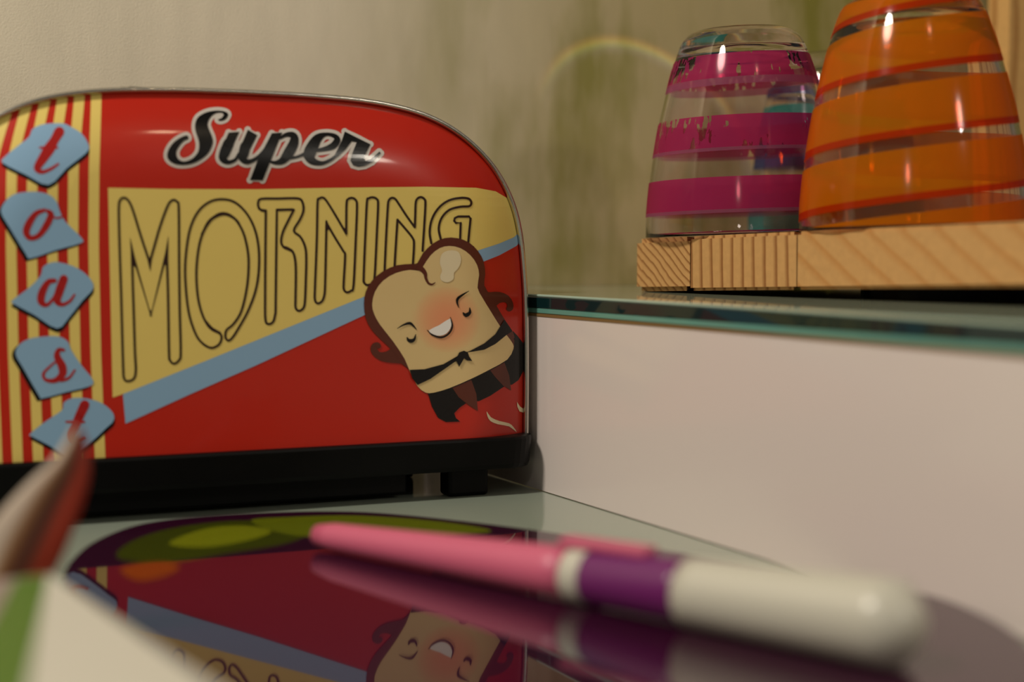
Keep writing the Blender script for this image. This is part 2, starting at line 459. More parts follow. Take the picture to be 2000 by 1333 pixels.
# Super
pr = Print()
S_poly = [(270, 485), (258, 458), (200, 480), (140, 530), (105, 600), (120, 655), (190, 688), (290, 682), (370, 645), (430, 590), (460, 520), (455, 470), (430, 410),
          (420, 368), (440, 320), (480, 287), (530, 281), (545, 300), (525, 325), (500, 335), (520, 345), (560, 332), (581, 296), (560, 274), (500, 264), (420, 275),
          (352, 310), (325, 360), (325, 420), (345, 480), (355, 530), (345, 590), (300, 640), (235, 663), (188, 640), (175, 590), (200, 540), (235, 502)]
S_poly = catmull(S_poly, True, 3)
polys = [S_poly,
         [(922, 442), (1002, 436), (850, 810), (752, 808), (808, 660)],
         catmull([(1492, 428), (1590, 478), (1690, 527), (1640, 560), (1590, 512), (1545, 505), (1500, 565), (1440, 622), (1390, 655), (1425, 590), (1468, 500)], True, 1),
         [(1585, 512), (1692, 528), (1650, 610), (1640, 640), (1655, 658), (1700, 640), (1762, 585), (1774, 597), (1705, 668), (1650, 696), (1600, 704), (1556, 692), (1536, 655), (1550, 600)],
         [(585, 436), (668, 430), (605, 570), (520, 580)],
         [(735, 414), (808, 456), (748, 575), (665, 575)]]
strokes = [[(585, 520, 84), (553, 595, 80), (542, 640, 62), (580, 668, 34), (635, 650, 26), (665, 600, 20)],
           [(715, 545, 82), (700, 605, 78), (695, 640, 60), (735, 665, 38), (800, 640, 28), (850, 590, 22), (890, 530, 18)],
           [(985, 480, 20), (1040, 452, 34), (1092, 462, 54), (1092, 520, 74), (1050, 600, 80), (1005, 655, 56), (950, 672, 30), (900, 660, 16)],
           [(1050, 632, 34), (1105, 630, 20), (1150, 615, 22), (1200, 590, 30)],
           [(1255, 578, 24), (1330, 566, 34), (1400, 540, 52), (1432, 495, 50), (1410, 462, 34), (1345, 450, 28), (1282, 480, 66), (1240, 545, 90), (1215, 610, 92), (1240, 658, 58), (1310, 676, 32), (1380, 650, 24), (1440, 600, 22), (1480, 530, 22)]]
for P_ in polys:
    pr.stroke(ZC([(x, y, 54) for x, y in P_]), M_pale, 2, True, n=1, smooth=False)
for s_ in strokes: pr.stroke(ZC(s_), M_pale, 2, grow=13.5)
pr2 = Print()
for P_ in polys: pr2.poly([p[:2] for p in ZC(P_)], M_blk, 6)
for s_ in strokes: pr2.stroke(ZC(s_), M_blk, 6)
pr.build('printed_outline', panel, 'grey-white outline around the black script word')
pr2.build('printed_word', panel, 'black script word Super')

# five blue bread slices with a red script letter each
slices = [
 (ZA, [(18, 562), (30, 522), (110, 455), (188, 392), (212, 340), (290, 308), (400, 304), (445, 318), (530, 370), (574, 440), (570, 485), (500, 545), (430, 600), (315, 705), (170, 640)],
  [[(385, 358, 66), (352, 415, 58), (322, 465, 72), (280, 530, 62), (250, 575, 52), (243, 602, 42), (275, 620, 26), (330, 600, 20), (378, 568, 14)], [(258, 462, 12), (300, 462, 20), (372, 462, 14)]], (2, 25)),
 (ZA, [(8, 890), (15, 840), (60, 785), (130, 755), (250, 750), (330, 775), (370, 820), (390, 880), (430, 950), (532, 1052), (520, 1085), (360, 1130), (200, 1182), (165, 1150), (60, 980)],
  [[(310, 875, 26), (330, 900, 40), (300, 970, 44), (250, 1035, 34), (195, 1050, 34), (170, 1010, 44), (190, 950, 46), (235, 890, 34), (290, 868, 22)], [(325, 905, 12), (370, 920, 12), (412, 908, 12)]], (-19, 17)),
 (ZB, [(75, 270), (180, 190), (245, 120), (262, 65), (330, 38), (420, 55), (500, 95), (556, 155), (560, 205), (500, 270), (420, 370), (345, 440), (210, 360), (85, 292)],
  [[(330, 150, 26), (290, 160, 34), (255, 220, 46), (248, 275, 44), (280, 298, 24), (320, 260, 18), (350, 200, 16)], [(385, 140, 50), (360, 210, 52), (345, 270, 44), (375, 295, 24), (420, 275, 18), (450, 235, 12)]], (2, 25)),
 (ZB, [(95, 600), (110, 545), (170, 505), (270, 488), (360, 490), (410, 520), (430, 570), (490, 660), (562, 752), (540, 790), (400, 825), (260, 862), (235, 845), (140, 680)],
  [[(385, 570, 18), (355, 570, 26), (345, 610, 40), (375, 670, 50), (375, 720, 44), (330, 755, 30), (275, 750, 20), (262, 715, 18), (290, 680, 14), (330, 645, 12)], [(370, 755, 20), (415, 740, 16), (452, 692, 12)]], (-21, 16)),
 (ZB, [(182, 1078), (280, 1000), (375, 935), (385, 890), (440, 862), (530, 865), (620, 895), (682, 950), (686, 1000), (640, 1045), (560, 1120), (430, 1215), (300, 1150), (195, 1095)],
  [[(512, 902, 58), (480, 970, 54), (455, 1030, 50), (425, 1080, 44), (430, 1120, 28), (470, 1120, 20), (515, 1100, 14)], [(400, 1005, 12), (460, 1005, 18), (510, 1005, 12)]], (3, 23))]
for i, (Z_, o_, lets, sh) in enumerate(slices):
    pr = Print()
    ou = catmull(o_, True, 3)
    pr.poly([p[:2] for p in Z_([(x+sh[0], y+sh[1]) for x, y in ou])], M_blk, 3)
    pr.poly([p[:2] for p in Z_(ou)], M_blu, 5)
    for s_ in lets: pr.stroke(Z_(s_), M_letr, 7)
    o = pr.build('printed_slice', panel, cuts=(list(range(-6, 150, 9)), list(range(200, 340, 9))))
    o['label'] = 'blue bread slice bearing the red letter ' + 'toast'[i]

# smiling bread slice in a cape
pr = Print()
def zf(pts): return [p[:2] for p in ZF(pts)]
pr.poly(zf([(505, 1035), (640, 1000), (780, 940), (900, 880), (1010, 820), (1045, 640), (1075, 672), (1108, 715), (1122, 800), (1118, 880), (1080, 952), (1040, 980), (1000, 985), (900, 1052), (830, 1085), (760, 1090), (705, 1128),
            (672, 1162), (682, 1192), (710, 1215), (620, 1218), (568, 1190), (530, 1120)]), M_blk, 4)
pr.poly(zf(catmull([(660, 1000), (780, 950), (812, 1040), (822, 1148), (760, 1108), (700, 1060)], True, 1)), M_crust, 5)
pr.poly(zf([(900, 890), (990, 840), (1020, 920), (1033, 1018), (980, 985), (930, 930)]), M_crust, 5)
pr.poly(zf([(990, 640), (1030, 640), (1053, 700), (1050, 760), (1020, 720)]), M_crust, 5)
pr.poly(zf(catmull([(850, 400), (900, 393), (960, 392), (1015, 415), (1045, 460), (1045, 500), (1022, 516), (1002, 502), (1010, 478), (995, 458), (960, 462), (930, 485), (900, 470)], True, 2)), M_crust, 5)
pr.poly(zf(catmull([(360, 838), (280, 842), (205, 828), (152, 790), (140, 748), (158, 717), (190, 712), (208, 732), (196, 752), (182, 748), (196, 772), (240, 770), (275, 742), (270, 710), (330, 760)], True, 2)), M_crust, 5)
crust = [(98, 470), (110, 390), (150, 320), (220, 260), (310, 222), (400, 214), (438, 208), (470, 150), (535, 85), (610, 50), (690, 50), (765, 78), (822, 132), (858, 200), (868, 280), (862, 350),
         (905, 420), (960, 515), (1000, 580), (1045, 650), (1040, 700), (900, 700), (600, 800), (380, 880), (300, 785), (225, 712), (150, 638), (110, 560)]
pr.poly(zf(catmull(crust, True, 2)), M_crust, 7)
pr.build('printed_figure_crust', panel, 'dark brown crust, arms and cape of the bread figure')
pr = Print()
face = [(150, 470), (168, 390), (220, 320), (300, 272), (390, 252), (455, 258), (472, 232), (520, 160), (578, 114), (640, 100), (710, 114), (772, 158), (815, 220), (828, 285), (818, 365),
        (850, 430), (900, 512), (955, 600), (1005, 668), (1042, 720), (1045, 755), (1008, 820), (900, 882), (780, 942), (640, 1002), (540, 1031), (488, 1030), (438, 990), (392, 905), (355, 815), (280, 702), (200, 600), (162, 530)]
pr.poly(zf(catmull(face, True, 2)), M_skin, 9)
def ink(x, y):
    fx, fy = (x-680)*3.25, (y-450)*3.25
    d = math.hypot((fx-625), (fy-565))/215.0
    t = max(0.0, 1-d*d)
    t = t**0.8 * 0.85
    a = lin((216, 188, 132)); p = lin((226, 138, 98))
    return tuple(a[i]*(1-t)+p[i]*t for i in range(3))
pr.build('printed_figure_face', panel, 'cream bread face with a pink blush', cuts=(list(range(700, 860, 10))+list(range(860, 1010, 5)), list(range(480, 780, 10))), ink=ink)
pr = Print()
pr.poly(zf(catmull([(578, 205), (592, 150), (640, 128), (695, 138), (713, 190), (695, 240), (668, 270), (665, 308), (630, 330), (590, 320), (580, 290), (592, 255)], True, 3)), M_shine, 12)
pr.stroke(ZF([(425, 232, 34), (462, 246, 32), (485, 275, 24), (490, 305, 17), (505, 335, 14), (528, 344, 11), (548, 333, 5)]), M_crust, 12)
pr.poly(zf(catmull([(508, 636), (575, 602), (642, 560), (652, 590), (645, 622), (620, 655), (580, 670), (540, 662)], True, 2)), M_white, 12)
pr.stroke(ZF([(498, 634, 4), (530, 664, 9), (588, 680, 12), (635, 656, 11), (657, 610, 10), (645, 552, 4)]), M_blk, 14)
pr.stroke(ZF([(371, 682, 8), (380, 698, 20), (400, 702, 24), (417, 690, 16), (425, 662, 5)]), M_blk, 14)
pr.stroke(ZF([(726, 524, 8), (736, 536, 20), (750, 537, 26), (768, 522, 18), (768, 492, 5)]), M_blk, 14)
pr.stroke(ZF([(308, 624, 3), (345, 602, 10), (385, 590, 17), (408, 604, 12), (430, 630, 3)]), M_blk, 14)
pr.stroke(ZF([(762, 386, 3), (722, 410, 12), (692, 434, 17), (688, 460, 12), (698, 492, 3)]), M_blk, 14)
pr.poly(zf([(386, 886), (480, 882), (600, 850), (700, 792), (735, 778), (740, 800), (680, 830), (620, 872), (520, 942), (437, 982), (402, 940)]), M_blk, 14)
pr.poly(zf([(735, 778), (770, 765), (860, 718), (930, 660), (988, 568), (1038, 640), (1000, 665), (930, 722), (860, 758), (790, 770)]), M_blk, 14)
pr.poly(zf([(700, 775), (730, 764), (755, 775), (762, 800), (782, 829), (750, 826), (731, 812), (716, 838), (699, 867), (684, 832), (668, 832), (688, 800)]), M_blk, 17)
pr.build('printed_figure_features', panel, 'black sash, bow, eyes, brows and white smile')
pr = Print()
pr.poly(zf(catmull([(878, 1150), (905, 1188), (960, 1212), (1020, 1226), (1048, 1250), (1068, 1282), (1020, 1246), (950, 1232), (902, 1212), (883, 1182)], True, 2)), M_shine, 4)
pr.poly(zf([(1070, 1090), (1090, 1120), (1120, 1140), (1116, 1160), (1086, 1150), (1072, 1120)]), M_shine, 4)
pr.build('printed_swoosh', panel, 'two small cream swooshes by the cape')

# shell, back, base, feet, slots, lever
DEP = 0.088
bm = bmesh.new()
secs = [(outer, 0.0100), (outer, DEP-0.010), (inset(outer, 0.004), DEP-0.001), (inset(outer, 0.02), DEP)]
def ring(path, y): return [bm.verts.new((x, y, z)) for x, z in path]
rim_in = ring(inset(outer, 0.0023), 0.0104); rim_m = ring(inset(outer, 0.0016), 0.0084); rim_o = ring(inset(outer, 0.0004), 0.0086)
R_ = [rim_in, rim_m, rim_o] + [ring(p, y) for p, y in secs]
for A, B in zip(R_, R_[1:]):
    for i in range(len(A)-1): bm.faces.new((A[i], A[i+1], B[i+1], B[i]))
bm.faces.new(R_[-1])
bmesh.ops.recalc_face_normals(bm, faces=bm.faces[:])
sh = obj('steel_shell', bm, M_steel, toaster, smooth=True); sh['label'] = 'polished steel rim and body shell'
def rrect(x0, x1, y0, y1, r, n=8):
    out = []
    for cx, cy, a0 in ((x1-r, y1-r, 0), (x0+r, y1-r, 90), (x0+r, y0+r, 180), (x1-r, y0+r, 270)):
        for k in range(n+1):
            a = math.radians(a0+90*k/n); out.append((cx+r*math.cos(a), cy+r*math.sin(a)))
    return out
bm = bmesh.new()
lay = [(0.0125, -0.004), (0.0130, -0.0005), (0.0150, 0.0), (0.0262, 0.0008), (0.0272, 0.0004), (0.0276, -0.001)]
rings = []
for z, g in lay:
    rings.append([bm.verts.new((x, y, z)) for x, y in rrect(-0.1364-g, 0.1364+g, -0.0022-g, DEP+0.0015+g, 0.017)])
for A, B in zip(rings, rings[1:]):
    for i in range(len(A)): bm.faces.new((A[i], A[(i+1) % len(A)], B[(i+1) % len(A)], B[i]))
bm.faces.new(rings[-1]); bm.faces.new(rings[0][::-1])
obj('base', bm, M_black, toaster, smooth=False)
bm = bmesh.new(); add_box(bm, (-0.118, 0.010, 0.0025), (0.0750, DEP-0.006, 0.0130), 0.001, 1)
obj('crumb_tray', bm, M_black, toaster)
for fx, fy in ((0.1035, 0.012), (0.0900, DEP-0.012), (-0.1035, 0.012), (-0.1035, DEP-0.012)):
    bm = bmesh.new()
    add_box(bm, (fx-0.010, fy-0.006, 0.0), (fx+0.010, fy+0.006, 0.0135), 0.0018, 3)
    obj('foot', bm, M_black, toaster)
for yy in (0.028, 0.062):
    bm = bmesh.new()
    for a, b_ in (((-0.047, yy-0.013, 0.1775), (0.047, yy-0.010, 0.1816)), ((-0.047, yy+0.010, 0.1775), (0.047, yy+0.013, 0.1816)),
                  ((-0.050, yy-0.013, 0.1775), (-0.046, yy+0.013, 0.1816)), ((0.046, yy-0.013, 0.1775), (0.050, yy+0.013, 0.1816))):
        add_box(bm, a, b_, 0.0006, 1)
    sf = obj('slot_frame', bm, M_steel, toaster)
    bm = bmesh.new(); add_box(bm, (-0.0455, yy-0.0097, 0.1810), (0.0455, yy+0.0097, 0.1821)); obj('slot_opening', bm, M_black, sf)
bm = bmesh.new(); add_box(bm, (-0.152, 0.032, 0.118), (-0.1335, 0.058, 0.127), 0.003, 3); obj('lever', bm, M_black, toaster)
bm = bmesh.new(); add_lathe(bm, [(0, 0), (0.011, 0), (0.011, 0.006), (0.009, 0.008), (0, 0.008)], 24)
kb = obj('dial', bm, M_black, toaster); kb.location = (-0.1345, 0.045, 0.058); kb.rotation_euler = (0, -PI/2, 0)

# ------------------------------------------------------------------ wooden board on the shelf
FD = Vector((0.523, -0.852, 0)).normalized(); F0 = Vector((0.0947, 0.71, 0)); BD = Vector((0.25, 0.968, 0)).normalized()
WN = Vector((-math.sin(A_P), math.cos(A_P), 0))
KT = 0.030; T0 = -0.0641; TH = 0.0265
def tpar(x, y): return (Vector((x, y, 0))-F0).dot(FD)
GD = Vector((BD.y, -BD.x, 0)); KB = 0.0417
def upar(x, y): return (Vector((x, y, 0))-(F0+FD*T0)).dot(GD)
def zb(x, y): return SH1 + 0.0001 + KB*upar(x, y)
def zt(x, y): return SH1 + 0.0262 + KT*upar(x, y)
def wood(name, c1, c2, freq, angle, distort, seed):
    m = mat(name, (200, 160, 100), 0.55, spec=0.3); n, l, b = NT(m)
    tc = n.new('ShaderNodeTexCoord'); mp = n.new('ShaderNodeMapping')
    mp.inputs['Location'].default_value = (seed*1.7, seed, seed*0.3)
    mp.inputs['Rotation'].default_value = angle
    l.new(tc.outputs['Object'], mp.inputs[0])
    wv = n.new('ShaderNodeTexWave'); wv.wave_type = 'BANDS'; wv.bands_direction = 'X'; wv.wave_profile = 'SAW'
    wv.inputs['Scale'].default_value = freq; wv.inputs['Distortion'].default_value = distort
    wv.inputs['Detail'].default_value = 2; wv.inputs['Detail Scale'].default_value = 0.8
    l.new(mp.outputs[0], wv.inputs[0])
    rp = n.new('ShaderNodeValToRGB'); e = rp.color_ramp.elements
    e[0].position = 0.0; e[0].color = (*lin(c1), 1); e[1].position = 1.0; e[1].color = (*lin(c1), 1)
    a = e.new(0.55); a.color = (*lin(c1), 1); a = e.new(0.88); a.color = (*lin(c2), 1)
    l.new(wv.outputs[0], rp.inputs[0])
    nz = n.new('ShaderNodeTexNoise'); nz.inputs['Scale'].default_value = 300; l.new(tc.outputs['Object'], nz.inputs[0])
    mr = n.new('ShaderNodeMapRange'); mr.inputs[3].default_value = 0.85; mr.inputs[4].default_value = 1.12; l.new(nz.outputs[0], mr.inputs[0])
    vm = n.new('ShaderNodeVectorMath'); vm.operation = 'SCALE'; l.new(rp.outputs[0], vm.inputs[0]); l.new(mr.outputs[0], vm.inputs['Scale'])
    l.new(vm.outputs[0], b.inputs['Base Color'])
    return m
FA = math.atan2(FD.y, FD.x)
PL = (192, 148, 94); PK = (132, 82, 40)
Mw = [wood('pine_end_grain_curved', PL, PK, 84, (0, math.radians(52), 0), 3.0, 0.03),
      wood('pine_end_grain_upright', PL, PK, 42, (0, math.radians(2), 0), 0.8, 0.4),
      wood('pine_end_grain_slanted', PL, (182, 130, 74), 30, (0, math.radians(56), 0), 1.0, 0.9)]
board = thing('serving_board', 'thick pine board of glued strips carrying the upturned tumblers', 'board', (F0.x, F0.y, 0), FA)
Mb = (Matrix.Translation((F0.x, F0.y, 0)) @ Matrix.Rotation(FA, 4, 'Z')).inverted()
def tp(px):   # where a sight line through picture column px meets the board's front edge
    k = (px-1000)/FPX
    return (k*F0.y - F0.x)/(FD.x - k*FD.y)
ts = [T0, tp(1348), tp(1556), tp(1556)+0.150, tp(1556)+0.20]
for i in range(4):
    a, c = ts[i]+ (0.0003 if i else 0), ts[i+1]-0.0003
    def back(t):
        p = F0+FD*t; s0 = (p-W0).dot(WN); L = min((-0.012-s0)/(BD.dot(WN)), 0.45); return p+BD*L
    pa, pc = F0+FD*a, F0+FD*c
    poly = [P2(pa), P2(pc), P2(back(c)), P2(back(a))]
    bm = bmesh.new(); add_prism(bm, poly, zb, zt)
    if i == 0:
        es = [e for e in bm.edges if all((v.co.xy-pa.xy).length < 1e-4 for v in e.verts)]
        bmesh.ops.bevel(bm, geom=es, offset=0.006, segments=5, affect='EDGES')
    es = [e for e in bm.edges if len(e.link_faces) == 2 and e.calc_face_angle(0) > 0.6 and abs(e.verts[0].co.z-e.verts[1].co.z) < 0.02]
    bmesh.ops.bevel(bm, geom=es, offset=0.0014 if i else 0.0022, segments=2, affect='EDGES')
    bmesh.ops.transform(bm, matrix=Mb, verts=bm.verts[:])
    obj('strip', bm, Mw[min(i, 2)], board)
bm = bmesh.new()
fp = F0+FD*0.16+BD*0.10
pts = [(fp.x+0.05*math.cos(a), fp.y+0.05*math.sin(a)) for a in np.linspace(0, 2*PI, 32, endpoint=False)]
add_prism(bm, pts, SH1+0.0001, lambda x, y: zb(x, y)-0.0001)
bmesh.ops.transform(bm, matrix=Mb, verts=bm.verts[:])
obj('foot', bm, M_black, board)

# ------------------------------------------------------------------ tumblers
BN = Vector((-KT*GD.x, -KT*GD.y, 1)).normalized()
GS = 0.76/3000
GP = [(0, 193.5), (6, 194), (60, 190.5), (130, 181.5), (220, 165.5), (280, 151), (330, 138), (380, 121), (398, 111), (410, 96), (414.5, 78)]
GP = [(h*GS*0.955, r*GS) for h, r in GP]
GPd = catmull(GP, n=5)
gz = np.array([p[0] for p in GPd]); gr = np.array([p[1] for p in GPd])
HT = GPd[-1][0]
def rad(z): return float(np.interp(z, gz, gr))
M_glass = glass('clear_tumbler_glass', (252, 250, 250))
M_glassp = glass('lilac_tinted_glass', (250, 241, 245))
M_glasso = glass('rose_tinted_glass', (250, 244, 242))
def tumbler_bm():
    bm = bmesh.new()
    pr_ = [(r, z) for z, r in GPd] + [(0.05*gr[-1]*10, HT-0.0012), (0, HT-0.002)]
    add = []
    inn = [(0, HT-0.011), (rad(HT-0.012)-0.010, HT-0.0112), (rad(HT-0.014)-0.0045, HT-0.0145)]
    for z in np.linspace(HT-0.022, 0.002, 16): inn.append((rad(z)-0.0022, z))
    inn.append((rad(0)-0.0017, 0.0002))
    prof_ = pr_ + inn
    # outer from rim up to centre of the foot, then inside down: two open surfaces meeting at the rim
    outerp = pr_[::-1]                       # centre -> rim
    full = outerp + inn[::-1]
    add_lathe(bm, full, 96)
    return bm
def paint(name, rgb, red=0.0, wear=0.0, dens=0.35, line=None):
    m = bpy.data.materials.new(name); m.use_nodes = True; n = m.node_tree.nodes; l = m.node_tree.links; n.clear()
    out = n.new('ShaderNodeOutputMaterial'); tr = n.new('ShaderNodeBsdfTransparent'); di = n.new('ShaderNodeBsdfPrincipled'); tl = n.new('ShaderNodeBsdfTranslucent')
    c = lin(rgb)
    tr.inputs[0].default_value = (*c, 1); di.inputs['Base Color'].default_value = (*c, 1); di.inputs['Roughness'].default_value = 0.12
    tl.inputs[0].default_value = (*c, 1)
    m1 = n.new('ShaderNodeMixShader'); m1.inputs[0].default_value = 0.5; l.new(di.outputs[0], m1.inputs[1]); l.new(tl.outputs[0], m1.inputs[2])
    m2 = n.new('ShaderNodeMixShader'); m2.inputs[0].default_value = dens; l.new(tr.outputs[0], m2.inputs[1]); l.new(m1.outputs[0], m2.inputs[2])
    last = m2
    if wear:
        tc = n.new('ShaderNodeTexCoord'); mp = n.new('ShaderNodeMapping'); mp.inputs['Scale'].default_value = (1, 1, 0.2)
        mp.inputs['Rotation'].default_value = (0.2, 0.15, 0)
        l.new(tc.outputs['Object'], mp.inputs[0])
        t = n.new('ShaderNodeTexNoise'); t.inputs['Scale'].default_value = 420; t.inputs['Detail'].default_value = 3; l.new(mp.outputs[0], t.inputs[0])
        t2 = n.new('ShaderNodeTexNoise'); t2.inputs['Scale'].default_value = 45; l.new(tc.outputs['Object'], t2.inputs[0])
        ad = n.new('ShaderNodeMath'); ad.operation = 'MULTIPLY'; l.new(t.outputs[0], ad.inputs[0]); l.new(t2.outputs[0], ad.inputs[1])
        gt = n.new('ShaderNodeMath'); gt.operation = 'GREATER_THAN'; gt.inputs[1].default_value = wear; l.new(ad.outputs[0], gt.inputs[0])
        tr2 = n.new('ShaderNodeBsdfTransparent'); tr2.inputs[0].default_value = (0.95, 0.93, 0.85, 1)
        m3 = n.new('ShaderNodeMixShader'); l.new(gt.outputs[0], m3.inputs[0]); l.new(m2.outputs[0], m3.inputs[1]); l.new(tr2.outputs[0], m3.inputs[2]); last = m3
    l.new(last.outputs[0], out.inputs['Surface'])
    return m
def band(z0, z1, tilt=0.0, ph=0.0, off=0.00025, n=128, a0=0, a1=2*PI, rise=0.0):
    bm = bmesh.new(); rows_ = []
    for k in range(n+1):
        a = a0+(a1-a0)*k/n; dz = tilt*math.cos(a-ph) + rise*(k/n)
        col = []
        for q_ in range(9):
            z = z0+(z1-z0)*q_/8+dz
            z = min(max(z, 0.001), HT-0.004)
            r = rad(z)+off; col.append(bm.verts.new((r*math.cos(a), r*math.sin(a), z)))
        rows_.append(col)
    for A, B in zip(rows_, rows_[1:]):
        for q_ in range(8):
            try: bm.faces.new((A[q_], B[q_], B[q_+1], A[q_+1]))
            except ValueError: pass
    bmesh.ops.remove_doubles(bm, verts=bm.verts[:], dist=1e-7)
    return bm
def stand(px, d, rot=0.0):
    x = (px-1000)/FPX*d; z = zt(x, d)+0.0002
    R = Vector((0, 0, 1)).rotation_difference(BN).to_matrix().to_4x4()
    return Matrix.Translation((x, d, z)) @ R @ Matrix.Rotation(rot, 4, 'Z')
GRP = 'upturned striped glass tumblers on the board'
def tumbler(label, m_, px, d, gm, rot=0.0):
    t = thing('glass_tumbler', label, 'glass', group=GRP, mtx=stand(px, d, rot))
    obj('glass_body', tumbler_bm(), gm, t, smooth=True)
    return t
M_pink = paint('magenta_glass_paint', (222, 70, 136), dens=0.42, wear=0.315)
M_pink2 = paint('magenta_glass_paint_solid', (222, 70, 136), dens=0.42)
M_pinkf = paint('magenta_glass_paint_thin', (226, 150, 190), dens=0.25)
M_or = paint('orange_glass_paint', (255, 152, 20), dens=0.45)
M_ro = paint('red_orange_glass_paint', (226, 72, 6), dens=0.55)
M_teal = paint('teal_glass_paint', (60, 176, 168), dens=0.5)
M_tealp = paint('violet_blue_glass_paint', (70, 96, 160), dens=0.45)
tp1 = tumbler('upturned tumbler with magenta stripes at the left end of the board', None, 1455, 0.760, M_glassp)
for z0, z1, mm, ti in ((0.0118, 0.0270, M_pink2, 0.0), (0.0410, 0.0562, M_pink, 0.0003), (0.0745, 0.0862, M_pink, 0.0008)):
    obj('painted_stripe', band(z0, z1, ti, 0.5), mm, tp1, smooth=True)
    obj('painted_edge', band(z0-0.0035 if z0 > 0.05 else z0-0.0016, z0, ti, 0.5), M_pinkf, tp1, smooth=True)
to = tumbler('upturned tumbler with orange slanting stripes nearest the camera', None, 1783, 0.669, M_glasso, 0.0)
s2 = 0.655/3000
PT = 0.0265
for j, z0 in enumerate((-0.024, 0.0025, 0.029, 0.0555, 0.082)):     # one turn each of the rising painted spiral
    for nm, a_, b_, mm in (('painted_stripe', 0.0, 0.0185, M_or), ('painted_edge', -0.0030, 0.0, M_ro)):
        bm_ = band(z0+a_, z0+b_, n=128, a0=-0.5*PI-PI+0.3, a1=-0.5*PI+PI+0.3, rise=PT)
        obj(nm, bm_, mm, to, smooth=True)
tt = tumbler('upturned tumbler with teal stripes, behind the magenta one by the wall', None, 1632, 0.862, M_glass)
for z0, z1, mm in ((0.006, 0.024, M_teal), (0.038, 0.053, M_tealp), (0.058, 0.072, M_teal), (0.078, 0.084, M_tealp)):
    obj('painted_stripe', band(z0, z1, 0.001, 1.0), mm, tt, smooth=True)

# wooden upright behind the tumblers
M_post = wood('pine_upright_grain', (214, 168, 104), (170, 118, 62), 26, (0, 0, 0.3), 1.2, 2.2)
bm = bmesh.new()
pz = [P2(Vector((0.298, 0.93, 0))), P2(Vector((0.298, 0.93, 0))+WD*0.09), P2(Vector((0.298, 0.93, 0))+WD*0.09+WN*0.018), P2(Vector((0.298, 0.93, 0))+WN*0.018)]
cen = Vector(pz[0])
add_prism(bm, [(x-cen.x, y-cen.y) for x, y in pz], lambda x, y: zt(x+cen.x, y+cen.y)+0.0002, 0.55)
po = obj('wooden_upright', bm, M_post); po.location = (cen.x, cen.y, 0)
tag(po, 'pine plank standing upright behind the orange tumbler', 'plank')

# ------------------------------------------------------------------ glossy tray with leaf print
TT = 0.005
tray_pts = [(-0.156, 0.548), (-0.152, 0.590), (-0.139, 0.612), (-0.112, 0.626), (-0.077, 0.632), (-0.045, 0.624), (0.010, 0.589), (0.065, 0.541), (0.118, 0.495), (0.138, 0.462), (0.142, 0.41),
            (0.122, 0.335), (0.06, 0.285), (-0.01, 0.30), (-0.062, 0.36), (-0.105, 0.432), (-0.145, 0.495)]
tray_pts = catmull(tray_pts, True, 6)
M_tray = mat('dark_plum_gloss', (48, 14, 36), 0.025, spec=0.62)
tray = thing('tray', 'dark plum mirror-gloss tray with leaf print lying on the counter', 'tray', (0, 0.46, 0))
bm = bmesh.new(); add_prism(bm, [(x, y-0.46) for x, y in tray_pts], 0.0001, TT)
es = [e for e in bm.edges if all(v.co.z > TT-1e-5 for v in e.verts)]
bmesh.ops.bevel(bm, geom=es, offset=0.0008, segments=2, affect='EDGES')
tb = obj('tray_plate', bm, M_tray, tray)
def tray_face(PX, PY):
    pass
def flat_print(name, pts, m, lift, label=None):
    bm = bmesh.new()
    P3 = [on_z(x, y, TT) for x, y in pts]
    vs = [bm.verts.new((p.x, p.y-0.46, TT+lift)) for p in P3]
    for t in tessellate_polygon([[Vector((p.x, p.y, 0)) for p in P3]]):
        f = bm.faces.new([vs[i] for i in t])
    bm.normal_update()
    for f in bm.faces:
        if f.normal.z < 0: f.normal_flip()
    o = obj(name, bm, m, tb)
    if label: o['label'] = label
    return o
def gl(name, rgb): return mat(name, rgb, 0.025, spec=0.62)
flat_print('printed_leaf', catmull([(232, 1092), (250, 1062), (330, 1034), (450, 1018), (540, 1022), (600, 1040), (560, 1062), (440, 1082), (330, 1100)], True, 5), gl('olive_leaf_gloss', (60, 66, 12)), 0.00005, 'olive green leaf')
flat_print('printed_leaf', catmull([(330, 1062), (400, 1034), (480, 1028), (530, 1040), (470, 1060), (390, 1070)], True, 5), gl('lime_leaf_gloss', (118, 124, 18)), 0.0001, 'lime green centre of a leaf')
flat_print('printed_leaf', catmull([(490, 1018), (560, 1011), (700, 1008), (860, 1020), (960, 1038), (860, 1046), (680, 1052), (560, 1044)], True, 5), gl('bright_olive_leaf_gloss', (98, 106, 16)), 0.00008, 'bright olive leaf')
flat_print('printed_spot', catmull([(235, 1112), (300, 1098), (350, 1106), (330, 1124), (270, 1136)], True, 5), gl('ochre_spot_gloss', (112, 60, 14)), 0.00012, 'ochre spot')
flat_print('tray_arc', catmull([(985, 1232), (1045, 1238), (1120, 1262), (1200, 1306), (1270, 1370), (1235, 1380), (1160, 1318), (1090, 1282), (1035, 1262), (985, 1256)], True, 5), gl('slate_arc_gloss', (22, 24, 40)), 0.00012, 'slate arc')  # dark blue-grey arc shape laid flat on the tray top

